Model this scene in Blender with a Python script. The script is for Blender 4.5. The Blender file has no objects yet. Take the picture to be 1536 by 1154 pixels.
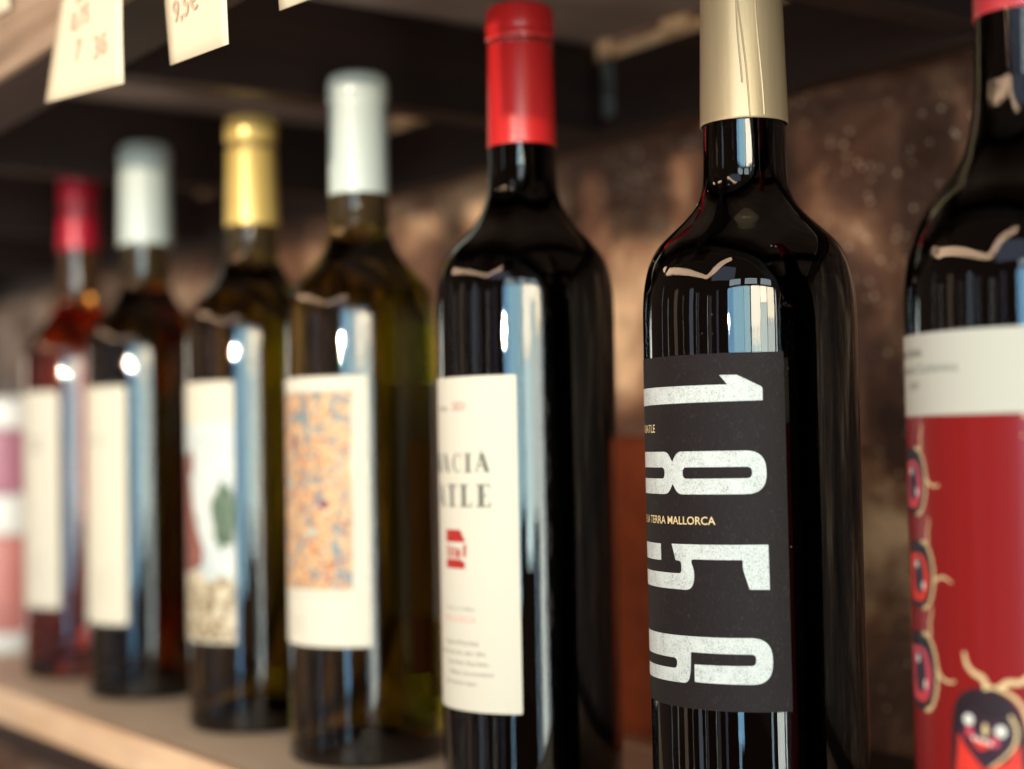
import bpy, bmesh, math, random
from math import sin, cos, pi, radians, hypot, atan2
from mathutils import Vector, Matrix, noise
random.seed(7)
sc = bpy.context.scene
COL = sc.collection

# ------------------------------------------------------------------ camera
yaw, pitch, roll = 0.6169, 0.03981, -0.01908
v = Vector((-cos(yaw)*cos(pitch), sin(yaw)*cos(pitch), sin(pitch)))
rt = Vector((sin(yaw), cos(yaw), 0))
up = rt.cross(v)
R2 = cos(roll)*rt + sin(roll)*up
U2 = -sin(roll)*rt + cos(roll)*up
cd = bpy.data.cameras.new('camera'); cam = bpy.data.objects.new('camera', cd); COL.objects.link(cam)
M = Matrix((R2, U2, -v)).transposed().to_4x4(); M.translation = Vector((0, -0.3843, 0.1410))
cam.matrix_world = M
cd.sensor_width = 36; cd.sensor_fit = 'HORIZONTAL'; cd.lens = 36*2393.2/1536
cd.clip_start = 0.02; cd.clip_end = 60
cd.dof.use_dof = True; cd.dof.focus_distance = 0.535; cd.dof.aperture_fstop = 4.4
sc.camera = cam

# ------------------------------------------------------------------ world and lamps
w = bpy.data.worlds.new('World'); sc.world = w; w.use_nodes = True
bg = w.node_tree.nodes['Background']
bg.inputs[0].default_value = (0.42, 0.27, 0.20, 1); bg.inputs[1].default_value = 0.30
sc.view_settings.view_transform = 'Standard'; sc.view_settings.look = 'None'
sc.view_settings.exposure = -0.36; sc.view_settings.gamma = 1
try: sc.view_settings.use_curve_mapping = False
except Exception: pass
sc.cycles.caustics_reflective = False
sc.cycles.caustics_refractive = True
sc.cycles.max_bounces = 16; sc.cycles.transmission_bounces = 14
sc.cycles.sample_clamp_indirect = 4

def area_lamp(name, p0, p1, z0, z1, radiance, color=(1, 1, 1), aim=(-0.6, 0.0)):
    """upright rectangular lamp between two floor points"""
    c = Vector(((p0[0]+p1[0])/2, (p0[1]+p1[1])/2, (z0+z1)/2))
    wd = hypot(p1[0]-p0[0], p1[1]-p0[1]); h = z1-z0
    l = bpy.data.lights.new(name, 'AREA'); l.shape = 'RECTANGLE'; l.size = wd; l.size_y = h
    l.energy = radiance*pi*wd*h; l.color = color
    o = bpy.data.objects.new(name, l); COL.objects.link(o)
    xdir = Vector((p1[0]-p0[0], p1[1]-p0[1], 0)).normalized(); zdir = Vector((0, 0, 1))
    n = xdir.cross(zdir)                        # lamp shines along -local z
    to = Vector((aim[0]-c.x, aim[1]-c.y, 0))
    if n.dot(to) > 0: xdir = -xdir; n = -n
    m = Matrix((xdir, zdir, n)).transposed().to_4x4(); m.translation = c
    o.matrix_world = m
    return o
def lerp2(a, b, t): return (a[0]+(b[0]-a[0])*t, a[1]+(b[1]-a[1])*t)
WA, WB = (0.62, -2.25), (2.15, -0.75)
def pane(u0, u1, z0, z1, L, c): area_lamp('window_or_added_light', lerp2(WA, WB, u0), lerp2(WA, WB, u1), z0, z1, L*.68, c)
pane(.00, .13, -.42, .86, 13, (.32, .66, 1))
pane(.13, .34, -.14, .86, 15, (.48, .84, 1))
pane(.345, .46, .02, .86, 15, (.62, .95, 1))
pane(.48, .66, .30, .86, 34, (1, .90, .70))
pane(.48, .66, -.06, .295, 22, (.74, .95, .92))
pane(.665, .80, .52, .86, 40, (1, .88, .66))
pane(.665, .80, .00, .515, 20, (.80, .92, .82))
pane(.81, .97, .36, .86, 32, (1, .86, .62))
pane(.81, .97, -.95, .355, 17, (.88, .95, .86))
pane(.69, .73, -.95, -.03, 8, (.55, .80, 1))
pane(.01, .07, -1.2, -.22, 7, (.45, .75, 1))
pane(1.0, 1.03, -.9, .80, 14, (.9, 1, 1))
for k in range(3):
    pane(.04+.32*k, .28+.32*k, .90, 1.06, 8, (.80, .95, 1))
# low sun through the doorway, reaching under the rack to the wall
sl = bpy.data.lights.new('sun_through_door', 'SPOT'); sl.energy = 500; sl.color = (1, .84, .64); sl.shadow_soft_size = .035
sl.spot_size = radians(17); sl.spot_blend = 1.0
so = bpy.data.objects.new('sun_through_door', sl); COL.objects.link(so); so.location = (.80, -2.55, .40)
so.rotation_euler = (Vector((-.92, .2, .27))-so.location).to_track_quat('-Z', 'Y').to_euler()
# added fill lamp by the floor, aimed up to brighten the rack's underside
fb = bpy.data.lights.new('underside_fill', 'AREA'); fb.shape = 'RECTANGLE'; fb.size = 1.6; fb.size_y = 1.0; fb.color = (1, .84, .68); fb.energy = 6.2*pi*1.6
fo = bpy.data.objects.new('underside_fill', fb); COL.objects.link(fo); fo.location = (-.2, -1.5, -.97); fo.rotation_euler = (pi, 0, 0)
# daylight from the far left end of the shop, raking along the shelf
area_lamp('window_or_added_light', (-3.0, -.30), (-3.0, -.16), -.3, 1.0, 6, (.85, 1, .95), aim=(0, -.3))
area_lamp('window_or_added_light', (-3.0, -.14), (-3.0, .08), -.3, .9, 6, (1, .72, .5), aim=(0, -.3))  # added warm lamp: tan edge reflections and more light on the shelf
# added unseen strip lamps that put grey and brown stripe reflections on the bottles
for x, y, wd, z0, z1, L, c in [(-1.30, -2.9, .26, -1, 1.0, 1.3, (.70, .84, 1)), (-.86, -3, .10, -1, .9, .5, (.8, .85, 1)), (-.98, -2.99, .03, -1, .9, 2.2, (.8, .9, 1)),
                               (-.30, -3, .03, -1, .8, 4, (.9, 1, .9)), (-.15, -3, .16, -1, .8, .5, (.8, .75, .8)), (-2.15, -2.3, .30, -1, .9, .9, (1, .72, .52)), (-1.72, -2.6, .02, -1, .8, 3, (1, .9, .8)),
                               (-2.55, -1.9, .12, -1, .7, 1.4, (.9, .85, .8)), (.22, -2.7, .12, -1, .9, 1.0, (.5, .55, .75)), (-2.9, -1.5, .05, -1, .9, 2.2, (.85, .95, 1))]:
    area_lamp('reflection_strip', (x-wd/2, y), (x+wd/2, y), z0, z1, L, c, aim=(-.5, 0))

# added unseen lamps: warm band and one grey-blue patch reflected in bottle shoulders
def strip(p0, p1, wd, radiance, color, target=(-.5, 0, .2)):
    p0 = Vector(p0); p1 = Vector(p1); c = (p0+p1)/2; xd = (p1-p0).normalized()
    n = (c-Vector(target)); n = (n-xd*n.dot(xd)).normalized(); yd = n.cross(xd)
    l = bpy.data.lights.new('shoulder_reflection_lamp', 'AREA'); l.shape = 'RECTANGLE'; l.size = (p1-p0).length; l.size_y = wd
    l.energy = radiance*pi*l.size*wd; l.color = color
    o = bpy.data.objects.new('shoulder_reflection_lamp', l); COL.objects.link(o)
    m = Matrix((xd, yd, n)).transposed().to_4x4(); m.translation = c; o.matrix_world = m
TAN = (1, .66, .42)
CP = [(-2.45, .10, 1.0), (-2.2, -1.1, 1.0), (-.42, -2.05, 1.0), (.08, -.95, 1.0)]
for a_, b_ in zip(CP, CP[1:]): strip(a_, b_, .12, 9, TAN)
strip((-.12, -.34, 1.0), (.55, -.50, 1.0), .07, 5, TAN)
strip((-.2, -2.6, 1.35), (1.0, -2.2, 1.35), .5, 1.1, (.62, .72, 1))

# ------------------------------------------------------------------ helpers
def empty(name, loc=(0, 0, 0), label=None, cat=None, group=None):
    o = bpy.data.objects.new(name, None); COL.objects.link(o); o.location = loc; o.empty_display_size = .02
    if label: o['label'] = label
    if cat: o['category'] = cat
    if group: o['group'] = group
    return o
def link(name, me, mat, parent=None, smooth=False):
    o = bpy.data.objects.new(name, me); COL.objects.link(o)
    if mat is not None and len(me.materials) == 0: me.materials.append(mat)
    if parent: o.parent = parent
    if smooth:
        for p in me.polygons: p.use_smooth = True
    return o
def from_bm(name, bm, mat, parent=None, smooth=False):
    me = bpy.data.meshes.new(name); bm.to_mesh(me); bm.free()
    return link(name, me, mat, parent, smooth)
def sharpen(o, ang=35):
    me = o.data
    bm = bmesh.new(); bm.from_mesh(me)
    for e in bm.edges:
        if len(e.link_faces) == 2 and e.calc_face_angle(0) > radians(ang): e.smooth = False
    bm.to_mesh(me); bm.free()

def catmull(pts, n=6):
    out = []
    P = [pts[0]] + list(pts) + [pts[-1]]
    for i in range(1, len(P)-2):
        p0, p1, p2, p3 = P[i-1], P[i], P[i+1], P[i+2]
        for k in range(n):
            t = k/n
            out.append(tuple(0.5*((2*p1[j]) + (-p0[j]+p2[j])*t + (2*p0[j]-5*p1[j]+4*p2[j]-p3[j])*t*t + (-p0[j]+3*p1[j]-3*p2[j]+p3[j])*t**3) for j in (0, 1)))
    out.append(tuple(pts[-1])); return out
def lathe(prof, seg=96, wobble=0):
    """prof: (r, z) list; r==0 ends are closed to a point"""
    bm = bmesh.new(); rings = []
    for r, z in prof:
        if r <= 1e-7: rings.append([bm.verts.new((0, 0, z))])
        else:
            rings.append([bm.verts.new((r*cos(2*pi*k/seg), r*sin(2*pi*k/seg), z)) for k in range(seg)])
    for a, b in zip(rings, rings[1:]):
        if len(a) == 1 and len(b) == 1: continue
        for k in range(seg):
            k2 = (k+1) % seg
            if len(a) == 1: bm.faces.new((a[0], b[k2], b[k]))
            elif len(b) == 1: bm.faces.new((a[k], a[k2], b[0]))
            else: bm.faces.new((a[k], a[k2], b[k2], b[k]))
    bmesh.ops.recalc_face_normals(bm, faces=bm.faces)
    return bm
def box_bm(x0, x1, y0, y1, z0, z1, bev=0.0, seg=2, cuts=0, rough=0, rs=30):
    bm = bmesh.new()
    bmesh.ops.create_cube(bm, size=1)
    for q in bm.verts:
        q.co = Vector(((x0+x1)/2+q.co.x*(x1-x0), (y0+y1)/2+q.co.y*(y1-y0), (z0+z1)/2+q.co.z*(z1-z0)))
    if bev: bmesh.ops.bevel(bm, geom=bm.edges[:], offset=bev, segments=seg, affect='EDGES', profile=.5)
    if cuts:
        L = [x1-x0, y1-y0, z1-z0]; ax = L.index(max(L)); lo = [x0, y0, z0][ax]
        for k in range(1, cuts):
            co = [0, 0, 0]; co[ax] = lo+L[ax]*k/cuts; no = [0, 0, 0]; no[ax] = 1
            bmesh.ops.bisect_plane(bm, geom=bm.verts[:]+bm.edges[:]+bm.faces[:], plane_co=co, plane_no=no)
        if rough:
            for q in bm.verts:
                q.co += noise.noise_vector(q.co*rs)*rough
    return bm

# ---- shapes printed or stuck on a cylinder: coordinates are (azimuth in degrees, height in mm)
RB = 0.0365
def to_bm_curve(loops):
    cu = bpy.data.curves.new('t', 'CURVE'); cu.dimensions = '2D'; cu.fill_mode = 'BOTH'
    for lp in loops:
        s = cu.splines.new('POLY'); s.points.add(len(lp)-1); s.use_cyclic_u = True
        for p, q in zip(s.points, lp): p.co = (q[0], q[1], 0, 1)
    return curve_mesh(cu)
def curve_mesh(cu):
    o = bpy.data.objects.new('t', cu); COL.objects.link(o)
    dg = bpy.context.evaluated_depsgraph_get(); dg.update()
    me = bpy.data.meshes.new_from_object(o.evaluated_get(dg))
    bm = bmesh.new(); bm.from_mesh(me)
    bpy.data.objects.remove(o); bpy.data.meshes.remove(me)
    return bm
def text_bm(txt, size, shear=0, spacing=1.0, offset=0):
    cu = bpy.data.curves.new('t', 'FONT'); cu.body = txt; cu.size = size; cu.space_character = spacing
    cu.resolution_u = 3; cu.offset = offset; cu.fill_mode = 'FRONT'
    return curve_mesh(cu)
def wrap(bm, off, radius=RB, step=2.0, thick=0.0):
    """bm lies flat: x = arc length in mm, y = height in mm; bend it round the bottle"""
    xs = [q.co.x for q in bm.verts]
    if not xs: return bm
    x = math.floor(min(xs)/step)*step+step
    while x < max(xs):
        bmesh.ops.bisect_plane(bm, geom=bm.verts[:]+bm.edges[:]+bm.faces[:], plane_co=(x, 0, 0), plane_no=(1, 0, 0)); x += step
    if thick:
        r = bmesh.ops.extrude_face_region(bm, geom=bm.faces[:])
        for q in r['geom']:
            if isinstance(q, bmesh.types.BMVert): q.co.z += thick
    for q in bm.verts:
        a = q.co.x/1000/RB; rr = radius+(off+q.co.z)/1000
        q.co = Vector((rr*cos(a), rr*sin(a), q.co.y/1000))
    for f in bm.faces:
        f.normal_update()
        c = f.calc_center_median()
        if not thick and f.normal.dot(Vector((c.x, c.y, 0))) < 0: f.normal_flip()
    if thick: bmesh.ops.recalc_face_normals(bm, faces=bm.faces)
    return bm
DEG = RB*1000*pi/180          # mm of arc for one degree
def fillet(pts, n=5):
    """pts: (azimuth deg, z mm, r mm) -> rounded loop in (arc mm, z mm)"""
    P = [(a*DEG, z, r) for a, z, r in pts]; out = []; N = len(P)
    for i in range(N):
        x, y, r = P[i]; A = Vector(P[i-1][:2]); B = Vector((x, y)); Cc = Vector(P[(i+1) % N][:2])
        d1 = (A-B); d2 = (Cc-B); l = min(r, d1.length*.5, d2.length*.5)
        if l < .05: out.append((x, y)); continue
        p1 = B+d1.normalized()*l; p2 = B+d2.normalized()*l
        for k in range(n+1):
            t = k/n; q = p1*(1-t)**2 + B*2*t*(1-t) + p2*t*t
            out.append((q.x, q.y))
    return out
def deg_loop(pts): return [(a*DEG, z) for a, z in pts]
def shape(name, loops, mat, parent, off=.17, step=1.0):
    return from_bm(name, wrap(to_bm_curve(loops), off, step=step), mat, parent)
def text_on(name, txt, az, z, cap, mat, parent, align='L', off=.17, squeeze=1.0, bold=0, spacing=1.0):
    """cap = letter height in mm; az = azimuth of the left (L) or right (R) end"""
    bm = text_bm(txt, cap/.71, offset=bold, spacing=spacing)
    for q in bm.verts: q.co.x *= squeeze
    xs = [q.co.x for q in bm.verts]
    dx = az*DEG-(min(xs) if align == 'L' else max(xs) if align == 'R' else (min(xs)+max(xs))/2)
    for q in bm.verts: q.co.x += dx; q.co.y += z; q.co.z = 0
    return from_bm(name, wrap(bm, off, step=1.0), mat, parent)
def rect(a0, a1, z0, z1): return deg_loop([(a0, z0), (a1, z0), (a1, z1), (a0, z1)])
def stroke(pts, wd, wd2=None):
    """thick polyline outline, pts in (arc mm, z mm)"""
    L, Rr = [], []; n = len(pts)
    for i, p in enumerate(pts):
        a = Vector(pts[max(i-1, 0)]); b = Vector(pts[min(i+1, n-1)]); t = (b-a).normalized(); nn = Vector((-t.y, t.x))
        k = wd if wd2 is None else wd+(wd2-wd)*i/(n-1)
        L.append(tuple(Vector(p)+nn*k/2)); Rr.append(tuple(Vector(p)-nn*k/2))
    return L+Rr[::-1]
def ell(cx, cy, rx, ry, n=20, rot=0):
    return [(cx+rx*cos(t)*cos(rot)-ry*sin(t)*sin(rot), cy+rx*cos(t)*sin(rot)+ry*sin(t)*cos(rot)) for t in [2*pi*k/n for k in range(n)]]

# ------------------------------------------------------------------ materials
class NT:
    def __init__(s, name):
        s.m = bpy.data.materials.new(name); s.m.use_nodes = True; s.t = s.m.node_tree
        s.n = s.t.nodes; s.p = s.n['Principled BSDF']; s.out = s.n['Material Output']
    def add(s, k, **kw):
        x = s.n.new(k)
        for a, b in kw.items():
            if a in x.bl_rna.properties: setattr(x, a, b)
            else: x.inputs[a].default_value = b
        return x
    def l(s, a, b): s.t.links.new(a, b)
    def coords(s, scale=(1, 1, 1), kind='Object', rot=(0, 0, 0)):
        tc = s.add('ShaderNodeTexCoord'); mp = s.add('ShaderNodeMapping')
        mp.inputs['Scale'].default_value = scale; mp.inputs['Rotation'].default_value = rot
        s.l(tc.outputs[kind], mp.inputs[0]); return mp.outputs[0]
    def noise(s, vec, scale, detail=4, rough=.6, dist=0):
        x = s.add('ShaderNodeTexNoise'); x.inputs['Scale'].default_value = scale; x.inputs['Detail'].default_value = detail
        x.inputs['Roughness'].default_value = rough; x.inputs['Distortion'].default_value = dist
        s.l(vec, x.inputs['Vector']); return x.outputs['Fac']
    def ramp(s, fac, stops, interp='LINEAR'):
        x = s.add('ShaderNodeValToRGB'); cr = x.color_ramp; cr.interpolation = interp
        while len(cr.elements) < len(stops): cr.elements.new(.5)
        for e, (p, c) in zip(cr.elements, stops): e.position = p; e.color = (*c, 1) if len(c) == 3 else c
        s.l(fac, x.inputs[0]); return x.outputs[0]
    def bump(s, h, strength=.3, dist=.001):
        b = s.add('ShaderNodeBump'); b.inputs['Strength'].default_value = strength; b.inputs['Distance'].default_value = dist
        s.l(h, b.inputs['Height']); s.l(b.outputs[0], s.p.inputs['Normal']); return b.outputs[0]
    def mix(s, f, a, b, mode='MIX'):
        x = s.add('ShaderNodeMix', data_type='RGBA', blend_type=mode)
        for i, q in ((0, f), (6, a), (7, b)):
            if hasattr(q, 'links'): s.l(q, x.inputs[i])
            else: x.inputs[i].default_value = q if i == 0 else (*q, 1)
        return x.outputs[2]
def g3(k): return (k, k, k)
def plain(name, col, rough=.6, var=.12, scale=300, spec=.5, bump=.05, metallic=0, coat=0):
    t = NT(name); vec = t.coords(); f = t.noise(vec, scale)
    t.l(t.ramp(f, [(.3, tuple(c*(1-var) for c in col)), (.7, tuple(min(1, c*(1+var)) for c in col))]), t.p.inputs['Base Color'])
    t.p.inputs['Roughness'].default_value = rough; t.p.inputs['Metallic'].default_value = metallic
    t.p.inputs['Specular IOR Level'].default_value = spec; t.p.inputs['Coat Weight'].default_value = coat
    if bump: t.bump(f, bump, .0005)
    return t.m
def wood(name, c0, c1, c2, along='x', rough=.6, scale=1.0, wear=0.0):
    t = NT(name); s = {'x': (1.2, 22, 22), 'y': (22, 1.2, 22)}[along]
    vec = t.coords(tuple(k*scale for k in s)); f = t.noise(vec, 3.5, 8, .65, .6)
    f2 = t.noise(t.coords(tuple(k*scale*4 for k in s)), 5, 5, .6)
    mx = t.add('ShaderNodeMath', operation='MULTIPLY_ADD'); t.l(f2, mx.inputs[0]); mx.inputs[1].default_value = .35; t.l(f, mx.inputs[2])
    col = t.ramp(mx.outputs[0], [(.45, c0), (.66, c1), (.85, c2)])
    big = t.noise(t.coords((1, 1, 1)), 9, 3)
    col = t.mix(t.ramp(big, [(.4, g3(0)), (.75, g3(.5+wear))]), col, tuple(k*.6 for k in c0))
    t.l(col, t.p.inputs['Base Color']); t.p.inputs['Roughness'].default_value = rough
    t.bump(mx.outputs[0], .35, .0012); return t.m

def glass_mat(name, absorb, dens, ior=1.62, rough=0.0):
    t = NT(name); t.n.remove(t.p)
    g = t.add('ShaderNodeBsdfGlass'); g.inputs['IOR'].default_value = ior; g.inputs['Roughness'].default_value = rough
    g.inputs['Color'].default_value = (1, 1, 1, 1)
    vec = t.coords((1, 1, .12)); f = t.noise(vec, 110, 2, .45)
    vec2 = t.coords((1, 1, .35)); f2 = t.noise(vec2, 34, 1, .4)
    ad = t.add('ShaderNodeMath', operation='MULTIPLY_ADD'); t.l(f, ad.inputs[0]); ad.inputs[1].default_value = .07; t.l(f2, ad.inputs[2])
    b = t.add('ShaderNodeBump'); b.inputs['Strength'].default_value = .35; b.inputs['Distance'].default_value = .0012
    t.l(ad.outputs[0], b.inputs['Height']); t.l(b.outputs[0], g.inputs['Normal'])
    va = t.add('ShaderNodeVolumeAbsorption'); va.inputs['Color'].default_value = (*absorb, 1); va.inputs['Density'].default_value = dens
    t.l(g.outputs[0], t.out.inputs['Surface']); t.l(va.outputs[0], t.out.inputs['Volume'])
    return t.m
M_dark = glass_mat('dark_wine_glass', (.42, .02, .0), 480)
M_olive = glass_mat('olive_glass_white_wine', (.67, .62, .05), 68)
M_amber = glass_mat('amber_olive_glass', (.62, .59, .05), 98)
M_rose = glass_mat('clear_glass_rose_wine', (.96, .62, .02), 85)

def capsule_mat(name, col, rough=.4, metallic=.0, streak=.06, spec=.5):
    t = NT(name); rough *= .8; t.p.inputs['Coat Weight'].default_value = .35; t.p.inputs['Coat Roughness'].default_value = .22; vec = t.coords((1, 1, .05)); f = t.noise(vec, 260, 4, .6)
    t.l(t.ramp(f, [(.3, tuple(c*(1-streak) for c in col)), (.7, tuple(min(1, c*(1+streak)) for c in col))]), t.p.inputs['Base Color'])
    fr = t.noise(t.coords((1, 1, .6)), 900, 3, .6)
    t.p.inputs['Roughness'].default_value = rough; t.p.inputs['Metallic'].default_value = metallic
    t.p.inputs['Specular IOR Level'].default_value = spec
    ad = t.add('ShaderNodeMath', operation='MULTIPLY_ADD'); t.l(fr, ad.inputs[0]); ad.inputs[1].default_value = .25; t.l(f, ad.inputs[2])
    t.bump(ad.outputs[0], .25, .0004); return t.m
M_cap_red = capsule_mat('red_capsule_foil', (.50, .018, .018), .34)
M_cap_white = capsule_mat('white_capsule_foil', (.50, .56, .52), .45, 0, .03)
M_cap_gold = capsule_mat('gold_capsule_foil', (.74, .52, .16), .40, .35)
M_cap_champagne = capsule_mat('champagne_capsule_foil', (.50, .375, .225), .60, .6, .08)
M_cap_crimson = capsule_mat('crimson_capsule_foil', (.42, .01, .03), .36, .15)
M_cap_coral = capsule_mat('coral_capsule_foil', (.60, .045, .055), .36)

def paper_mat(name, col, fib=.04, rough=.7, fibre_col=None):
    t = NT(name); vec = t.coords(); f = t.noise(vec, 1500, 6, .7); f2 = t.noise(t.coords((1, 1, 1)), 90, 5, .6)
    c = t.ramp(f, [(.35, tuple(k*(1-fib) for k in col)), (.65, tuple(min(1, k*(1+fib)) for k in col))])
    if fibre_col:
        vo = t.noise(t.coords((1, 1, .6)), 420, 8, .75, 2.2)
        c = t.mix(t.ramp(vo, [(.56, g3(0)), (.66, g3(.55)), (.72, g3(.1))]), c, fibre_col)
    t.l(c, t.p.inputs['Base Color']); t.p.inputs['Roughness'].default_value = rough
    t.p.inputs['Specular IOR Level'].default_value = .2
    t.bump(f, .25 if fibre_col else .1, .0003); return t.m
M_paper = paper_mat('white_label_paper', (.54, .515, .44), .015)
M_paper_cream = paper_mat('cream_label_paper', (.53, .505, .42), .015)
M_paper_dark = paper_mat('charcoal_label_paper', (.013, .009, .0095), .25, .66, (.05, .042, .042))
M_paper_red = paper_mat('red_label_paper', (.24, .007, .007), .05, .4)
M_paper_red.node_tree.nodes['Principled BSDF'].inputs['Coat Weight'].default_value = .25
M_paper_red.node_tree.nodes['Principled BSDF'].inputs['Coat Roughness'].default_value = .18
M_tag = paper_mat('price_tag_paper', (.60, .52, .385), .02)
M_ink_grey = plain('grey_ink', (.11, .12, .10), .7, .1)
M_ink_dark = plain('dark_ink', (.12, .11, .10), .7, .1)
M_ink_light = plain('pale_grey_ink', (.27, .265, .235), .7, .05)
M_ink_red = plain('red_ink', (.34, .015, .012), .6, .2, 900)
M_ink_pink = plain('pink_ink', (.62, .25, .24), .6, .1)
M_ink_cream = plain('cream_ink', (.74, .54, .28), .6, .15, 900)
M_ink_plum = plain('plum_ink', (.012, .004, .010), .5, .3, 300)
M_ink_violet = plain('violet_ink', (.028, .008, .025), .5, .3, 300)
M_ink_scarlet = plain('scarlet_ink', (.75, .035, .02), .5, .1, 300)
M_ink_rosy = plain('rose_ink', (.62, .06, .10), .5, .1, 300)
M_ink_white = plain('white_ink', (.82, .8, .72), .5, .03, 300)
M_ink_brown = plain('faded_brown_ink', (.50, .33, .24), .7, .2, 400)
def distressed():
    t = NT('worn_silver_white_print'); f = t.noise(t.coords((1, 1, 1)), 2600, 3, .85); f2 = t.noise(t.coords((1, 1, 1)), 230, 5, .65)
    ad = t.add('ShaderNodeMath', operation='MULTIPLY_ADD'); t.l(f2, ad.inputs[0]); ad.inputs[1].default_value = .30; t.l(f, ad.inputs[2])
    c = t.ramp(ad.outputs[0], [(.51, (.16, .16, .15)), (.57, (.46, .49, .47)), (.64, (.60, .63, .61)), (.8, (.66, .69, .67))])
    t.l(c, t.p.inputs['Base Color']); t.p.inputs['Roughness'].default_value = .6; t.bump(f, .2, .0002); return t.m
M_print = distressed()

M_dark_wood = wood('dark_stained_wood', (.012, .0045, .0035), (.021, .0085, .006), (.036, .016, .011), 'x', .55)
M_dark_wood_y = wood('dark_stained_wood_cross', (.011, .0045, .004), (.018, .0075, .006), (.029, .013, .010), 'y', .55)
M_under = wood('brown_plank_underside', (.20, .15, .13), (.29, .235, .21), (.38, .32, .29), 'y', .7, .5)
M_rail_lit = wood('lit_front_rail_wood', (.16, .10, .065), (.25, .165, .11), (.34, .24, .17), 'x', .55)
M_shelf = wood('greyed_tan_shelf_wood', (.70, .54, .42), (.80, .65, .51), (.85, .73, .60), 'x', .55, .6)
M_edge = wood('light_pine_edging', (.52, .32, .19), (.66, .44, .28), (.76, .56, .39), 'x', .45, .6)
M_light_leak = plain('light_leak_tan', (.85, .58, .34), .7, .25, 60)
M_steel = plain('dull_steel', (.38, .46, .46), .3, .2, 200, metallic=.9)
M_cork = plain('cork', (.10, .06, .035), .8, .3, 500)
M_terra = plain('terracotta', (.50, .105, .032), .85, .30, 45, bump=.3)
def wall_mat():
    t = NT('rough_brown_stone'); vec = t.coords((1, 1, 1))
    vec.node.inputs['Location'].default_value = (2.7, .5, 1.1)   # shifts the pale blotches, painted as sun patches on the stone
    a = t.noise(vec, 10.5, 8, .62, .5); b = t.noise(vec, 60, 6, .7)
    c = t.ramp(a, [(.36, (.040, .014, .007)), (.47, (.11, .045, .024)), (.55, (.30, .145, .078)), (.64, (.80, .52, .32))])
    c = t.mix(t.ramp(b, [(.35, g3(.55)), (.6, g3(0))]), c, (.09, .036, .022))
    vo = t.add('ShaderNodeTexVoronoi'); vo.inputs['Scale'].default_value = 150; t.l(vec, vo.inputs['Vector'])
    sp = t.ramp(vo.outputs['Distance'], [(.15, g3(1)), (.19, g3(0))])
    gate = t.ramp(t.noise(vec, 22, 3, .6), [(.40, g3(0)), (.54, g3(.8))])
    sp = t.mix(1.0, sp, gate, 'MULTIPLY')
    c = t.mix(sp, c, (.80, .58, .40))  # small pale dots colour in bright glints on the stone
    t.l(c, t.p.inputs['Base Color'])
    t.l(t.ramp(b, [(.3, g3(.25)), (.7, g3(.7))]), t.p.inputs['Roughness'])
    t.bump(b, .9, .004); return t.m
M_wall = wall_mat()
M_floor = plain('grey_brown_floor', (.55, .44, .35), .7, .2, 6)

# ------------------------------------------------------------------ setting: wall and floor
def grid(name, x0, x1, z0, z1, nx, nz, y, amp, mat):
    bm = bmesh.new(); V = []
    for j in range(nz+1):
        row = []
        for i in range(nx+1):
            x = x0+(x1-x0)*i/nx; z = z0+(z1-z0)*j/nz
            p = Vector((x, y, z))
            d = noise.fractal(p*9, 1.0, 2.1, 5)*amp + noise.noise(p*70)*amp*.12
            row.append(bm.verts.new((x, y-d, z)))
        V.append(row)
    for j in range(nz):
        for i in range(nx): bm.faces.new((V[j][i], V[j][i+1], V[j+1][i+1], V[j+1][i]))
    o = from_bm(name, bm, mat, None, True); o['kind'] = 'structure'; return o
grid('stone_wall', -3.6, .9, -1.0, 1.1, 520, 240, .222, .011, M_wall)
bm = bmesh.new(); bmesh.ops.create_grid(bm, x_segments=4, y_segments=4, size=4.5)
for q in bm.verts: q.co.z = -1.0; q.co.y -= 3.2
fl = from_bm('floor', bm, M_floor); fl['kind'] = 'structure'

# ------------------------------------------------------------------ the display shelf that carries the bottles
X0, X1 = -2.6, .75
sh = empty('display_shelf', (-.6, 0, 0), 'tan wooden shelf with a pale pine front edge under the row of bottles', 'shelf')
def part(name, bm, mat, parent, smooth=False):
    for q in bm.verts: q.co -= parent.location
    return from_bm(name, bm, mat, parent, smooth)
part('shelf_board', box_bm(X0, X1, -.0580, .107, -.024, -.004, .0006, 1), M_shelf, sh)
part('edge_strip', box_bm(X0, X1, -.0660, -.0585, -.0245, -.0036, .0012, 2, 60, .0005, 9), M_edge, sh)
part('sunlit_back_strip', box_bm(X0, X1, .1075, .126, -.024, -.002, .001, 2, 60, .0005, 9), M_edge, sh)  # paler wood paints the sunlight along the shelf's back edge
part('support_rail', box_bm(X0, X1, -.064, -.045, -.040, -.0255, .0006, 1), M_dark_wood, sh)
part('rear_support_rail', box_bm(X0, X1, .127, .20, -.05, -.0065, .0006, 1), M_dark_wood, sh)

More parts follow.
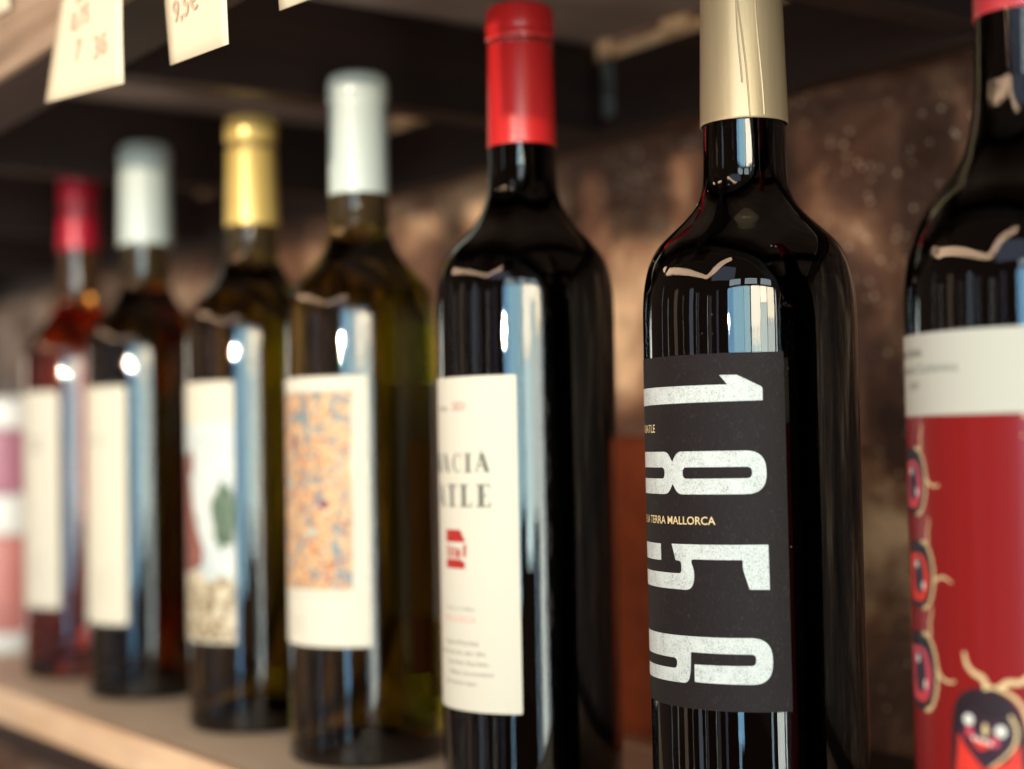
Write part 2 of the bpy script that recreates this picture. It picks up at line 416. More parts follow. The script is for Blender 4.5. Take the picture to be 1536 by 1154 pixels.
# ------------------------------------------------------------------ the rack above
us = empty('upper_rack', (-.6, 0, .32), 'dark wooden rack above the bottles, with rails, cross bearers and brown planks', 'rack')
ZB, ZT = .320, .372
part('front_rail', box_bm(X0, X1, -.1425, -.105, ZB+.001, ZT-.001, .0015, 2, 60, .0008, 7), M_dark_wood, us)
part('rail_lit_face', box_bm(X0, X1, -.148, -.1435, ZB, ZT-.001, .001, 2, 60, .0006, 7), M_rail_lit, us)  # separate paler board for the rail's lit front; dark rail behind paints its shade
part('rear_rail', box_bm(X0, X1, .186, .204, ZB-.002, ZT-.010, .001, 1, 60, .0006, 7), M_dark_wood, us)
for bx in (-.713, -.988, -1.263, -1.54, -1.82, -2.1, -.438, -.163, .11):
    part('cross_bearer', box_bm(bx-.020, bx, -.1045, .1855, ZB+.001, ZT-.0015, .001, 1, 12, .0006, 11), M_dark_wood_y, us)
px = X0
while px < X1:
    wd = random.uniform(.085, .115)
    part('plank', box_bm(px+.0008, min(px+wd, X1), -.150, .186, ZT+random.uniform(0, .0006), ZT+.018, .0008, 1), M_under, us)
    px += wd
part('light_gap_strip', box_bm(X0, X1, .187, .203, ZT-.0095, ZT-.003, .0008, 1, 90, .0016, 23), M_light_leak, us)  # pale tan strip stands in for sunlight in the gap above the rail
bk = from_bm('bracket', box_bm(-.0045, .0045, -.0012, .0012, -.019, .013, .0009, 2), M_steel, us)
bk.location = Vector((-.7015, .1843, .347))-us.location
for (x, z) in ((-.7015, .354), (-.7015, .337)):
    m_ = lathe([(0, .0012), (.0016, .001), (.0022, 0), (0, 0)], 16)
    s_ = from_bm('screw', m_, M_steel, bk, True); s_.rotation_euler = (pi/2, 0, 0); s_.location = Vector((x, .1825, z))-Vector((-.7015, .1843, .347))
# tan chips standing in for light leaking at the back of the planks
for (x, wdt) in ((-.913, .012), (-1.016, .012), (-.64, .02), (-.70, .012)):
    part('light_leak_chip', box_bm(x-wdt/2, x+wdt/2, .1795, .1858, ZT-.008, ZT-.0005, .0012, 2, 6, .001, 60), M_light_leak, us)

# ------------------------------------------------------------------ price tags
def tag(bl, br, tl, tr, curl, label, lines):
    """quad tag hanging on the front rail, corners as 3D points"""
    e = empty('price_tag', tuple((Vector(tl)+Vector(tr))/2), label, 'price tag', 'paper tags hanging from the rack')
    bm = bmesh.new(); n = 12; V = []
    bl, br, tl, tr = map(Vector, (bl, br, tl, tr))
    def P(u, w_, off=0):
        p = (bl*(1-u)+br*u)*(1-w_)+(tl*(1-u)+tr*u)*w_
        p = p+Vector((0, -1, 0))*(curl*(1-w_)**2*(1-u)-off+.002*sin(3*w_)); return p
    th = .0004
    for j in range(n+1):
        V.append([bm.verts.new(P(i/8, j/n)-e.location) for i in range(9)])
    F = []
    for j in range(n):
        for i in range(8): F.append(bm.faces.new((V[j][i], V[j][i+1], V[j+1][i+1], V[j+1][i])))
    r = bmesh.ops.extrude_face_region(bm, geom=F)
    for q in r['geom']:
        if isinstance(q, bmesh.types.BMVert): q.co.y += th
    bmesh.ops.recalc_face_normals(bm, faces=bm.faces)
    from_bm('paper', bm, M_tag, e, True)
    for k, (txt, u, w_, size) in enumerate(lines):
        b = text_bm(txt, size)
        wdt = (br-bl).length; ht = (tl-bl).length
        for q in b.verts:
            uu = u+q.co.x/wdt; ww = w_+(q.co.y+.1*q.co.x)/ht
            q.co = P(uu, ww, -.0006)-e.location
        from_bm('handwriting', b, M_ink_brown, e)
    return e
tag((-.654, -.154, .2895), (-.5875, -.150, .2855), (-.632, -.150, .372), (-.578, -.150, .372), .004,
    'large cream price tag with three handwritten lines, curled at its lower left corner', [('R 36', .30, .43, .011), ('0,75', .26, .31, .011), ('7', .36, .16, .012), ('36', .62, .14, .013)])
tag((-.5425, -.150, .2832), (-.4936, -.150, .2803), (-.546, -.150, .372), (-.489, -.150, .372), 0,
    'cream price tag with one line of handwriting, second from the left of the large tags', [('9,5€', .14, .155, .0115)])
tag((-.4555, -.150, .2828), (-.407, -.150, .280), (-.4555, -.150, .372), (-.405, -.150, .372), 0,
    'price tag of which only one lower corner shows at the top edge of the photo', [('8,9€', .12, .36, .014)])
tag((-.775, -.150, .3505), (-.7240, -.150, .3475), (-.775, -.150, .385), (-.7235, -.150, .385), 0,
    'price tag at the far top left corner, mostly outside the photo', [])

# ------------------------------------------------------------------ bottles
XB = [-1.0454, -.9302, -.7823, -.6664, -.5315, -.4000, -.2835]
# body profile shared by the row (z, r) in metres
def body_prof(kind):
    if kind == '1856':
        sh_ = [(.0365, .175), (.0365, .184), (.0362, .1905), (.0354, .1965), (.0338, .2025), (.0308, .208), (.0265, .2125), (.0222, .2165), (.0188, .2202), (.0166, .2235), (.0152, .2275), (.0146, .232), (.0143, .240)]
    elif kind == 'tallR':
        sh_ = [(.0365, .168), (.0365, .178), (.0362, .185), (.0354, .191), (.0340, .197), (.0315, .203), (.0281, .2085), (.0245, .213), (.0212, .2178), (.0186, .2225), (.0168, .228), (.0156, .234), (.0148, .242)]
    else:
        sh_ = [(.0365, .185), (.0365, .1975), (.0362, .2045), (.0353, .2105), (.0334, .2162), (.0303, .2212), (.0264, .2257), (.0224, .2300), (.0192, .2342), (.0168, .2385), (.0152, .2430), (.0144, .2480), (.0140, .255)]
    neck = [(.0136, .29), (.0136, .312), (.012, .313), (0, .313)]
    base = [(0, .018), (.010, .016), (.020, .009), (.026, .003), (.030, .0006), (.0335, 0), (.0351, .0002), (.0360, .0008), (.0364, .0018), (.0365, .003), (.0365, .05), (.0365, .11)]
    base = [(r, z-.004) if z < .04 else (r, z) for r, z in base]
    s = catmull(sh_, 5)
    return base+s+neck
def capsule_prof(zb, zt, rb=.0146, ring=True, rt_=.0139, soft=.003):
    p = [(rb-.0004, zb), (rb, zb+.0001), (rb, zb+.001)]
    zr = zt-.0150
    p += [(rb+(rt_-.0004-rb)*t, zb+(zr-zb)*t) for t in (.25, .5, .75, .95)]
    if ring:
        p += [(rt_-.0005, zr), (rt_+.0002, zr+.0012), (rt_+.0005, zr+.0022), (rt_+.0001, zr+.0030), (rt_+.0004, zr+.0045), (rt_+.0005, zr+.0085)]
    else:
        p += [(rt_-.0003, zr), (rt_+.0001, zr+.004), (rt_+.0003, zr+.009)]
    for k in range(6):
        a = k/5*pi/2; p.append((rt_+.0002-soft+soft*cos(a), zt-soft+soft*sin(a)))
    p += [(.004, zt+.0002), (0, zt+.0002)]
    return p
def label_patch(name, a0, a1, z0, z1, mat, parent, off=.03, thick=.12, corner=.6):
    lp = fillet([(a0, z0, corner), (a1, z0, corner), (a1, z1, corner), (a0, z1, corner)], 3)
    return from_bm(name, wrap(to_bm_curve([lp]), off, thick=thick, step=1.0), mat, parent, False)
def bottle(i, glass, cap_mat, zb, zt, label, kind='std', ring=True, rb=.0146, rt_=.0139, soft=.003):
    e = empty('wine_bottle', (XB[i], 0, 0.0008), label, 'wine bottle', 'wine bottles standing in a row on the shelf')
    g = from_bm('glass_body', lathe(body_prof(kind), 128), glass, e, True)
    g.data.set_sharp_from_angle(angle=radians(60)) if hasattr(g.data, 'set_sharp_from_angle') else None
    if glass is not M_dark:
        from_bm('cork', lathe([(0, .2475), (.0085, .2475), (.0090, .248), (.0090, .3105), (0, .3105)], 32), M_cork, e, True)  # dark cork, lengthened downward so the bright neck turns darker
    c = from_bm('capsule', lathe(capsule_prof(zb, zt, rb, ring, rt_, soft), 96), cap_mat, e, True)
    return e, g, c

# far left: rose wine
e1, _, _ = bottle(0, M_rose, M_cap_crimson, .2790, .3395, 'pink rosé wine bottle with crimson capsule, farthest of the row, beside the pink tin', rb=.0141, rt_=.0134)
lb = label_patch('front_label', -138, -41.5, 42, 183, M_paper, e1)
for z_, t_, c_ in [(150, 'Rosat', 4.5), (143, '1856', 4.5)]:
    text_on('lettering', t_, -62, z_, c_, M_ink_grey, lb, 'R')
for z_ in (75, 70, 65, 60):
    text_on('lettering', 'vi rosat de la terra', -58, z_, 1.8, M_ink_light, lb, 'R')
# second: white capsule, plain label
e2, _, _ = bottle(1, M_amber, M_cap_white, .2690, .3325, 'olive glass bottle with white capsule and plain white label with one small line of print', rb=.0164, rt_=.0160, ring=False, soft=.006)
lb = label_patch('front_label', -138, -41.8, 40.5, 181.5, M_paper_cream, e2)
text_on('lettering', 'Blanc de blancs', -64, 148, 3.2, M_ink_grey, lb, 'R')
for z_ in (72, 68, 64, 60, 56):
    text_on('lettering', 'vi de la terra mallorca', -56, z_, 1.6, M_ink_light, lb, 'R')
# third: gold capsule, landscape picture
e3, _, _ = bottle(2, M_olive, M_cap_gold, .2625, .3225, 'olive glass bottle with gold capsule and label showing a green tree and brown cliff')
lb = label_patch('front_label', -138, -43, 42.5, 177.7, M_paper_cream, e3)
def pic_mat(name, stops, scale, detail=6, dist=1.0):
    t = NT(name); f = t.noise(t.coords(), scale, detail, .65, dist)
    t.l(t.ramp(f, stops), t.p.inputs['Base Color']); t.p.inputs['Roughness'].default_value = .6; return t.m
M_sky = pic_mat('printed_pale_sky', [(.35, (.36, .42, .44)), (.6, (.52, .55, .53))], 60, 4)
M_tree = pic_mat('printed_tree', [(.35, (.02, .055, .04)), (.5, (.05, .095, .06)), (.65, (.15, .20, .13))], 200)
M_cliff = pic_mat('printed_brown_cliff', [(.35, (.10, .025, .02)), (.65, (.28, .11, .08))], 160)
M_rocks = pic_mat('printed_rocks', [(.38, (.08, .06, .03)), (.48, (.28, .22, .14)), (.62, (.55, .50, .38))], 170)
shape('printed_sky', [rect(-137.5, -43.5, 43, 156)], M_sky, lb, .16)
shape('printed_rocks', [deg_loop([(-137.5, 43.2), (-43.7, 43.2), (-43.7, 74), (-55, 78), (-66, 73), (-80, 80), (-100, 76), (-137.5, 82)])], M_rocks, lb, .175)
shape('printed_cliff', [deg_loop([(-137.5, 82), (-100, 77), (-76, 82), (-74, 90), (-80, 98), (-88, 112), (-94, 130), (-101, 140), (-137.5, 142)])], M_cliff, lb, .185)
shape('printed_tree', [[((-53+11.5*cos(t)*(1+.12*sin(5*t)))*DEG+0, 108+17*sin(t)*(1+.1*cos(7*t))) for t in [2*pi*k/40 for k in range(40)]]], M_tree, lb, .195)
shape('printed_figure', [ell(-92*DEG, 136, 3.2, 7)], M_cliff, lb, .2)
# fourth: white capsule, colourful picture
e4, _, _ = bottle(3, M_olive, M_cap_white, .2630, .3222, 'olive glass bottle with white capsule and label with a busy orange and blue abstract picture', rb=.0145, rt_=.0146, soft=.0045)
lb = label_patch('front_label', -153, -26, 51, 174.8, M_paper, e4)
def abstract_mat():
    t = NT('busy_orange_print'); vec = t.coords(); f0 = t.add('ShaderNodeTexNoise'); f0.inputs['Scale'].default_value = 70; t.l(vec, f0.inputs['Vector'])
    vv = t.mix(.03, vec, f0.outputs['Color'])
    f = t.noise(vec, 150, 3, .6, 4.0); h = t.noise(vec, 90, 3, .6, 2.0); k = t.noise(t.coords((1, 1, 1), rot=(1, 2, .4)), 100, 3, .6, 2.6)
    c = t.ramp(f, [(.32, (.06, .05, .06)), (.39, (.34, .10, .02)), (.46, (.50, .33, .17)), (.54, (.54, .40, .25)), (.60, (.44, .16, .02)), (.66, (.54, .45, .34))])
    c = t.mix(t.ramp(h, [(.53, g3(0)), (.59, g3(.85))]), c, (.10, .18, .22))
    c = t.mix(t.ramp(k, [(.58, g3(0)), (.64, g3(.8))]), c, (.26, .04, .07))
    t.l(c, t.p.inputs['Base Color']); t.p.inputs['Roughness'].default_value = .6; return t.m
random.seed(5)
art = [(-144, 77), (-38.5, 77)] + [(-38.5+random.uniform(-1, 1), z) for z in range(85, 165, 8)] + [(-37, 168), (-144, 168)]
shape('printed_picture', [deg_loop(art)], abstract_mat(), lb, .17)
random.seed(12)
INKS = [plain('print_orange', (.46, .12, .01), .6), plain('print_slate', (.06, .10, .14), .6), plain('print_plum', (.14, .03, .07), .6), plain('print_chalk', (.60, .57, .48), .6), plain('print_teal', (.22, .42, .44), .6)]
for ci, ink in enumerate(INKS):
    for k in range(9):
        a_ = random.uniform(-112, -43)*DEG; z_ = random.uniform(82, 163); r_ = random.uniform(.9, 2.4)
        if k % 3 == 0: lp = ell(a_, z_, r_, r_*random.uniform(.6, 1.5), 14, random.uniform(0, 3))
        else:
            th = random.uniform(0, 6.3); bend = random.uniform(-1.8, 1.8)
            lp = stroke([(a_+r_*1.7*t*cos(th+bend*t), z_+r_*1.7*t*sin(th+bend*t)) for t in [q/7 for q in range(8)]], random.uniform(.4, 1.0), .3)
        shape('printed_mark', [lp], ink, lb, .18+.002*(ci*9+k))
shape('printed_line', [rect(-145, -38, 73.6, 74.0)], M_ink_light, lb, .17)
for z_, t_ in ((62, 'vi de la terra'), (58, 'mallorca')):
    text_on('lettering', t_, -78, z_, 1.8, M_ink_light, lb, 'R')
label_patch('back_label', 35, 145, 60, 172, M_paper_cream, e4)

# fifth: red capsule, serif label
e5, _, _ = bottle(4, M_dark, M_cap_red, .2640, .3226, 'dark red wine bottle with bright red capsule and white label with a small red crest', rb=.0143, rt_=.0140, soft=.0022)
lb = label_patch('front_label', -138, -42, 37.5, 168.8, M_paper, e5, corner=.9)
def serif_word(word, right_az, z, h, mat, parent):
    """high-contrast serif capitals built from strokes, right end at right_az"""
    T, t_, s = .23, .08, .06           # thick, thin, serif height (in letter heights)
    G = {'I': (.26, [('v', .13, T)]),
         'L': (.56, [('v', .15, T), ('b', .15, .53)]),
         'T': (.62, [('v', .31, T), ('t', .03, .59)]),
         'E': (.56, [('v', .15, T), ('b', .15, .53), ('t', .15, .51), ('m', .15, .42)]),
         'M': (.86, [('l', .12, 0, .12, 1, t_), ('l', .12, 1, .43, .05, T*.8), ('l', .43, .05, .74, 1, t_), ('v', .74, T)]),
         'A': (.72, [('l', .08, 0, .35, 1, t_), ('l', .35, 1, .62, 0, T), ('h', .18, .52, .35)]),
         'B': (.60, [('v', .15, T), ('arc', .15, .76, .30, .24), ('arc', .15, .27, .36, .27)]),
         'C': (.66, [('C',)])}
    G['À'] = (G['A'][0], G['A'][1]+[('l', .27, 1.22, .42, 1.08, .06)])
    gap = .24; total = sum(G[c][0] for c in word)+gap*(len(word)-1); k = h*1.22
    x = right_az*DEG-total*k; holder = None
    for c in word:
        wd, st = G[c]; loops = []
        def add(pts): loops.append([(x+p[0]*k, z+p[1]*h) for p in pts])
        for q in st:
            if q[0] == 'v':
                cx, tt = q[1], q[2]
                add([(cx-tt/2, s), (cx+tt/2, s), (cx+tt/2, 1-s), (cx-tt/2, 1-s)])
                add([(cx-tt, 0), (cx+tt, 0), (cx+tt, s*.98), (cx-tt, s*.98)])
                add([(cx-tt, 1-s*.98), (cx+tt, 1-s*.98), (cx+tt, 1), (cx-tt, 1)])
            elif q[0] == 'b': add([(q[1]+.11, .0), (q[2], 0), (q[2], .25), (q[2]-.04, .25), (q[2]-.07, .06), (q[1]+.11, .06)])
            elif q[0] == 't': add([(q[1], .955), (q[1], .76), (q[1]+.03, .76), (q[1]+.05, .93), (q[2]-.05, .93), (q[2]-.03, .76), (q[2], .76), (q[2], 1.0), (q[1], 1.0)] if q[1] < .1 else [(q[1]+.11, .94), (q[2]-.05, .94), (q[2]-.03, .78), (q[2], .78), (q[2], 1), (q[1]+.11, 1)])
            elif q[0] == 'm': add([(q[1]+.11, .49), (q[2], .49), (q[2], .54), (q[1]+.11, .54)])
            elif q[0] == 'h': add([(q[1], q[3]-.03), (q[2], q[3]-.03), (q[2], q[3]+.03), (q[1], q[3]+.03)])
            elif q[0] == 'l': add([(q[1]-q[5]/2, q[2]), (q[1]+q[5]/2, q[2]), (q[3]+q[5]/2, q[4]), (q[3]-q[5]/2, q[4])])
            elif q[0] == 'arc':
                _, cx, cy, rx, ry = q; tt = .09
                o_ = [(cx+.08+rx*cos(a), cy+ry*sin(a)) for a in [pi/2-pi*j/14 for j in range(15)]]
                i_ = [(cx+.08+(rx-T*.9)*cos(a), cy+(ry-.05)*sin(a)) for a in [-pi/2+pi*j/14 for j in range(15)]]
                add(o_+i_)
            elif q[0] == 'C':
                o_ = [(.36+.33*cos(a), .5+.5*sin(a)) for a in [radians(48)+radians(264)*j/24 for j in range(25)]]
                i_ = [(.38+.20*cos(a), .5+.45*sin(a)) for a in [radians(48)+radians(264)*(24-j)/24 for j in range(25)]]
                add(o_+i_); add([(.55, .70), (.60, .70), (.60, .98), (.57, .98)])
        cu = [to_bm_curve([lp]) for lp in loops]
        bm = bmesh.new()
        for j, b in enumerate(cu):
            mp = {}
            for q in b.verts: mp[q] = bm.verts.new((q.co.x, q.co.y, .004*j))
            for f in b.faces:
                try: bm.faces.new([mp[q] for q in f.verts])
                except ValueError: pass
            b.free()
        from_bm('lettering', wrap(bm, .17, step=1.2), mat, parent)
        x += (wd+gap)*k
serif_word('MACIÀ', -60.3, 130.9, 7.6, M_ink_grey, lb)
serif_word('BATLE', -59.3, 117.3, 9.0, M_ink_grey, lb)
text_on('lettering', 'criança', -96, 155.6, 2.6, M_ink_dark, lb, 'R')
text_on('lettering', '2021', -78, 155.6, 3.2, M_ink_red, lb, 'R')
# red crest: stacked blocks like a little arched gate under a cap
cx0 = -90*DEG
crest = [fillet([(-101, 103.3, .3), (-79.3, 103.5, .8), (-84, 108.3, .6), (-101, 108.3, .8)]),
         fillet([(-101, 93.0, .3), (-80.5, 93.0, .4), (-80.0, 95.4, .3), (-84, 96.6, .3), (-101, 96.6, .3)]),
         fillet([(-82.0, 97.6, .2), (-79.5, 97.6, .2), (-78.6, 102.6, .4), (-81.2, 102.6, .3)]),
         fillet([(-100, 97.2, .1), (-97.5, 97.2, .1), (-97.5, 102.2, .3), (-100, 102.2, .3)]),
         fillet([(-95.8, 97.2, .1), (-93.6, 97.2, .1), (-93.6, 101.6, .3), (-95.8, 101.6, .3)]),
         fillet([(-91.8, 97.2, .1), (-89.6, 97.2, .1), (-89.6, 101.6, .3), (-91.8, 101.6, .3)]),
         fillet([(-88.2, 97.2, .1), (-84.5, 97.2, .1), (-84.5, 100.9, .5), (-88.2, 100.9, .5)])]
shape('red_crest', crest, M_ink_red, lb, .18)
text_on('lettering', 'VI DE LA TERRA', -72.6, 76.5, 1.5, M_ink_grey, lb, 'R', spacing=1.35)
text_on('lettering', 'MALLORCA', -72.2, 72.0, 2.5, M_ink_pink, lb, 'R', spacing=1.2)
for z_, t_, a_ in [(63.2, 'Vi negre de Macià Batle', -70), (59.3, 'elaborat amb raïm, celler 1856,', -65), (55.4, 'Santa Maria. Macià Batle,', -63), (51.5, 'Mallorca, vins procedents', -60), (47.6, 'de les nostres vinyes.', -72)]:
    text_on('lettering', t_, a_, z_, 1.7, M_ink_dark, lb, 'R')

# sixth: champagne capsule, charcoal label with big numerals
e6, _, c6 = bottle(5, M_dark, M_cap_champagne, .2500, .3260, 'dark wine bottle with champagne gold capsule and charcoal label with big sideways 1856', kind='1856', rb=.0152, rt_=.0142)
lb = label_patch('front_label', -153.5, -26.8, 54.5, 169.6, M_paper_dark, e6, corner=.3)
one = fillet([(-38, 154.0, .3), (-38, 158.3, .8), (-50.6, 162.4, .3), (-59.6, 162.5, .2), (-55.6, 159.4, .4), (-141, 159.6, .2), (-141, 153.6, .2)])
eight = [fillet([(-37, 124, 6.6), (-37, 138, 6.6), (-85.8, 138, 2.2), (-89.5, 134.6, .3), (-93.2, 138, 2.2), (-141, 138, 6.6), (-141, 124, 6.6), (-93.2, 124, 2.2), (-89.5, 127.4, .3), (-85.8, 124, 2.2)], 8),
         fillet([(-44.2, 129.1, 1.7), (-82.2, 129.1, 1.7), (-82.2, 132.8, 1.7), (-44.2, 132.8, 1.7)], 6),
         fillet([(-96, 129.1, 1.7), (-134, 129.1, 1.7), (-134, 132.8, 1.7), (-96, 132.8, 1.7)], 6)]
five = fillet([(-37, 107.8, .3), (-36.8, 93.4, .3), (-46.8, 93.5, .4), (-50, 100.2, 3), (-49.9, 102.9, .2), (-78.6, 102.9, 1.6), (-75.8, 98.6, 3.5), (-77.5, 92.9, 4.5),
               (-141, 92.9, 6), (-141, 107.5, 6), (-101.2, 107.5, .2), (-101.2, 102.0, .2), (-134, 102.0, 1.7), (-134, 98.1, 1.7), (-84.3, 98.1, 1.6), (-84.6, 102.2, 1.4), (-88.6, 102.4, .4), (-91.4, 107.7, .2)], 6)
six = [fillet([(-36.2, 78.1, 6.8), (-36.2, 63.2, 6.8), (-77.4, 63.2, .2), (-77.4, 68.9, .2), (-44.4, 69.2, 1.7), (-44.4, 72.8, 1.7), (-79.4, 72.8, .5), (-79.8, 66.5, 3),
               (-81.5, 62.6, 4), (-141, 62.0, 6.6), (-141, 77.6, 6.6)], 8),
       fillet([(-89.2, 67.0, 1.6), (-134, 66.6, 1.7), (-134, 70.3, 1.7), (-89.2, 70.4, 1.6)], 6)]
for lp in ([one], eight, [five], six):
    shape('numeral', lp, M_print, lb, .165, 1.0)
text_on('lettering', 'MACIÀ BATLE', -105.0, 144.5, 2.7, M_ink_cream, lb, 'R', off=.17, squeeze=1.0, bold=.03)
text_on('lettering', 'VI DE LA TERRA MALLORCA', -63.5, 114.2, 2.6, M_ink_cream, lb, 'R', off=.17, squeeze=1.03, bold=.035)
# dust specks on the shoulder and side
bm = bmesh.new(); random.seed(3); pf = body_prof('1856')
def r_at(z):
    for (r0, z0), (r1, z1) in zip(pf, pf[1:]):
        if z0 <= z <= z1 and z1 > z0 and z0 > .05: return r0+(r1-r0)*(z-z0)/(z1-z0)
    return .0365
for k in range(34):
    a = radians(random.uniform(-150, -20)); z = random.choice([random.uniform(.172, .235), random.uniform(.02, .25)]); r = r_at(z)
    sz = random.uniform(.00006, .00015)
    bmesh.ops.create_icosphere(bm, subdivisions=1, radius=sz, matrix=Matrix.Translation((r*cos(a), r*sin(a), z)))
ds = from_bm('dust', bm, M_ink_white, e6); ds['kind'] = 'stuff'
# creases in the foil of the champagne capsule
for k, (a0_, a1_, z0_, z1_) in enumerate([(-50, -36, .2505, .300), (-24, -18, .2510, .3000), (-50, -46, .262, .3005)]):
    pts = []
    n = 26
    bm = bmesh.new(); prev = None
    for j in range(n+1):
        t = j/n; a = radians(a1_+(a0_-a1_)*t+1.5*sin(5*t+k)); z = z0_+(z1_-z0_)*t
        r0 = .0152+(.0138-.0152)*(z-.25)/(.311-.25)
        rows = []
        for da, dr in ((-.028, -.00003), (-.008, .00022), (0, .00030), (.02, -.00003)):
            rows.append(bm.verts.new(((r0+dr)*cos(a+da), (r0+dr)*sin(a+da), z)))
        if prev:
            for p in range(3): bm.faces.new((prev[p], prev[p+1], rows[p+1], rows[p]))
        prev = rows
    from_bm('foil_crease', bm, M_cap_champagne, c6, True)

# seventh: coral capsule, red label with creatures
e7, _, _ = bottle(6, M_dark, M_cap_coral, .2608, .3300, 'nearest bottle, with coral capsule and red label of cartoon creatures under a white band', kind='tallR', rb=.0147, rt_=.0142)
lb = label_patch('front_label', -150, -30, 12, 146.9, M_paper_red, e7, corner=.2)
lw = label_patch('white_band', -150, -30, 147.0, 169.9, M_paper, e7, corner=.2)
text_on('lettering', 'Macià Batle', -109.7, 163.6, 2.5, M_ink_dark, lw, 'R', bold=.04, squeeze=1.1)
text_on('lettering', 'Maceració Carbònica', -87.5, 158.9, 2.6, M_ink_grey, lw, 'R', squeeze=1.08)
text_on('lettering', '2020', -113, 154.4, 2.2, M_ink_grey, lw, 'R', squeeze=1.1)
def creature(az, z, sc_, full=True):
    """one printed imp: cloak, face, eyes, mouth, cream outline and two feelers"""
    cx = az*DEG; S2 = .70*sc_
    q = lambda pts: [(cx+x*sc_, z+y*S2) for x, y in pts]
    def sp(pts, wd, wd2=None): return stroke(q(catmull(pts, 5)), wd*sc_, None if wd2 is None else wd2*sc_)
    shape('creature_hood', [q(catmull([(-6.6, -16), (-6.4, -8), (-6.0, 0), (-4.6, 4.6), (-1.2, 7.0), (2.6, 6.6), (5.4, 3.8), (6.8, -1), (7.2, -8), (7.4, -16)], 4))], M_ink_plum, lb, .160)
    shape('creature_cloak', [q([(-6.0, -16), (-5.2, -9), (-4.8, -4), (-3.4, -7), (0, -12), (4, -9.5), (6.0, -5), (6.6, -16)])], M_ink_scarlet, lb, .166)
    shape('creature_face', [q(catmull([(-4.6, 0), (-4.4, -4.2), (-2.6, -8.2), (.4, -11.6), (3.6, -8.6), (5.4, -4.0), (5.2, .6), (2.6, 1.2), (.4, .2), (-2, 2.2), (-4.6, 0)], 4))], M_ink_violet, lb, .172)
    shape('creature_brow', [q(catmull([(-4.2, 1.6), (-2.2, 3.2), (0, 1.6), (2.4, 1.2), (4.6, 1.8), (4.4, .6), (2.2, .2), (0, .6), (-2.2, 2.0), (-4.2, 1.6)], 4))], M_ink_plum, lb, .178)
    for ex, ey in ((-2.7, -.6), (3.0, -2.6)):
        shape('creature_eye', [ell(cx+ex*sc_, z+ey*S2, .98*sc_, .95*sc_)], M_ink_white, lb, .186)
    shape('creature_nose', [ell(cx+.35*sc_, z-2.6*S2, .5*sc_, 1.1*sc_)], M_ink_cream, lb, .186)
    for ex, ey in ((-2.6, -3.4), (1.9, -5.2)):
        shape('creature_cheek', [ell(cx+ex*sc_, z+ey*S2, .8*sc_, .9*sc_)], M_ink_rosy, lb, .184)
    shape('creature_mouth', [q([(-2.6, -4.0), (-1.2, -4.6), (1.6, -5.4), (1.2, -6.4), (-.6, -7.6), (-2.0, -6.0)])], M_ink_scarlet, lb, .190)
    for k in range(4):
        shape('creature_tooth', [q([(-2.1+k*.95, -4.2-.28*k), (-1.4+k*.95, -4.4-.28*k), (-1.5+k*.95, -5.3-.28*k), (-2.1+k*.95, -5.1-.28*k)])], M_ink_white, lb, .196)
    shape('creature_outline', [sp([(1.2, 7.6), (3.8, 6.8), (6.2, 4.2), (7.4, 0), (7.8, -6), (7.8, -16)], .55, .8)], M_ink_cream, lb, .192)
    shape('creature_outline', [sp([(4.6, 1.2), (5.6, -2), (5.0, -6), (2.6, -9.6), (1.0, -11.2)], .6, .3)], M_ink_cream, lb, .194)
    shape('creature_feeler', [sp([(.8, 6.8), (.2, 9.4), (-1.6, 10.6), (-2.8, 12.6), (-3.2, 15.2)], 1.1, .6)], M_ink_cream, lb, .198)
    shape('creature_feeler', [sp([(2.8, 7.0), (4.4, 8.8), (6.4, 9.0), (7.8, 10.6), (8.8, 13)], 1.1, .6)], M_ink_cream, lb, .199)
creature(-80.3, 65.9, 1.62)
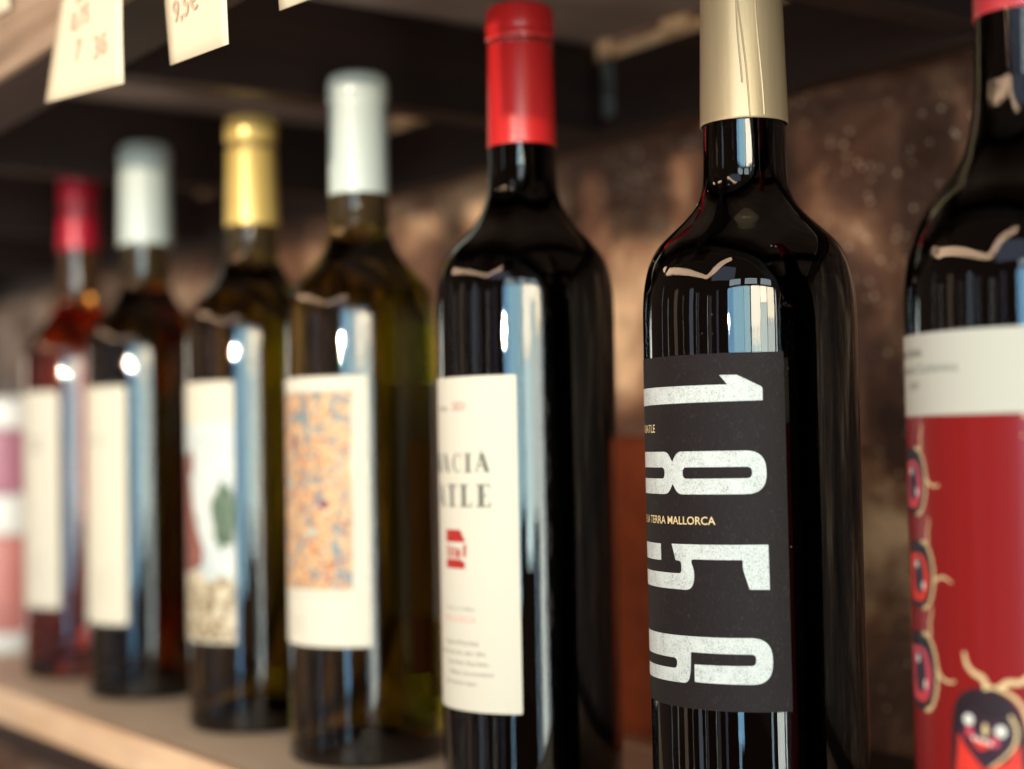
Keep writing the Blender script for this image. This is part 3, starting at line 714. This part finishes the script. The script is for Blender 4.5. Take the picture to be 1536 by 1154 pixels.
def side_creature(az, z, sc_, dark=True):
    cx = az*DEG; q = lambda pts: [(cx+x*sc_, z+y*sc_) for x, y in pts]
    def sp(pts, wd, wd2=None): return stroke(q(catmull(pts, 5)), wd*sc_, None if wd2 is None else wd2*sc_)
    shape('creature_hood', [q(catmull([(-16, -10), (-9, -11), (-3, -10), (1.4, -6), (3, 0), (2.2, 6), (-1, 11), (-6, 13), (-16, 12)], 4))], M_ink_plum, lb, .160)
    shape('creature_cloak', [q(catmull([(-16, -8), (-5, -8.4), (-.8, -5), (.4, 0), (-1.4, 5.5), (-5, 8), (-16, 8)], 4))], M_ink_scarlet if not dark else M_ink_rosy, lb, .168)
    shape('creature_face', [ell(cx-7.5*sc_, z+.5*sc_, 4.6*sc_, 6.4*sc_)], M_ink_violet, lb, .174)
    shape('creature_eye', [ell(cx-3.6*sc_, z-2.8*sc_, 1.0*sc_, 1.4*sc_)], M_ink_white, lb, .180)
    shape('creature_eye', [ell(cx-9.0*sc_, z+4.4*sc_, 1.4*sc_, 1.4*sc_)], M_ink_white, lb, .180)
    shape('creature_mouth', [q([(-8, -5), (-4.6, -6), (-3.2, -8), (-7, -8.4)])], M_ink_scarlet, lb, .182)
    edge = []
    for k in range(26):
        t = k/25; a = radians(100-200*t); edge.append((-3.4+6.6*cos(a)+.45*(k % 2), 1+11.5*sin(a)))
    shape('creature_outline', [stroke(q(edge), 1.15*sc_, 1.3*sc_)], M_ink_cream, lb, .186)
    shape('creature_feeler', [sp([(-.6, 11), (.4, 13.5), (.2, 16), (1.4, 19), (1.2, 21)], 1.2, .6)], M_ink_cream, lb, .190)
    shape('creature_feeler', [sp([(3.0, 3.0), (5.2, .4), (8.2, -.6), (11, -.2)] if dark else [(2.6, -2), (5.4, .2), (9, .8), (12.4, -.8)], 1.3, .6)], M_ink_cream, lb, .191)
side_creature(-113.5, 128, .80)
side_creature(-109.5, 102.0, .80, False)
side_creature(-109.5, 75.0, .92)
for a_, z_, r_ in ((-59, 146.2, .55), (-60, 141.0, .3), (-57.6, 104.6, .9), (-57, 109, .3)):
    shape('printed_dot', [ell(a_*DEG, z_, r_, r_)], M_ink_cream, lb, .17)

# ------------------------------------------------------------------ pink tin at the far left
tn = empty('pink_tin', (-1.2135, 0, -.0034), 'pink and salmon cylindrical tin with white bands at the far left end of the row', 'tin')
def ring_part(name, r, z0, z1, mat, soft=.004, n=6):
    p = [(0, z0)]+[(r-soft+soft*sin(k/n*pi/2), z0+soft-soft*cos(k/n*pi/2)) for k in range(n+1)]
    p += [(r-soft+soft*cos(k/n*pi/2), z1-soft+soft*sin(k/n*pi/2)) for k in range(n+1)]+[(0, z1)]
    return from_bm(name, lathe(p, 64), mat, tn, True)
M_pink = plain('mauve_pink_print', (.44, .17, .24), .4, .1, 80)
M_salmon = plain('salmon_print', (.62, .22, .19), .4, .1, 80)
M_tinwhite = plain('white_tin_lid', (.85, .84, .80), .25, .02, 80)
ring_part('foot', .0372, 0, .016, M_tinwhite, .003)
ring_part('salmon_sleeve', .0362, .0162, .086, M_salmon, .001)
ring_part('white_band', .0378, .0864, .118, M_tinwhite, .005)
ring_part('mauve_sleeve', .0362, .1184, .164, M_pink, .001)
ring_part('lid', .0376, .1644, .190, M_tinwhite, .007)

# ------------------------------------------------------------------ terracotta block behind the row
tb = from_bm('terracotta_block', box_bm(-.645, -.495, .1275, .160, -.0055, .1455, .005, 3, 14, .0012, 30), M_terra, None, True)
tb['label'] = 'orange terracotta block standing against the wall behind the gap beside the charcoal label'; tb['category'] = 'brick'
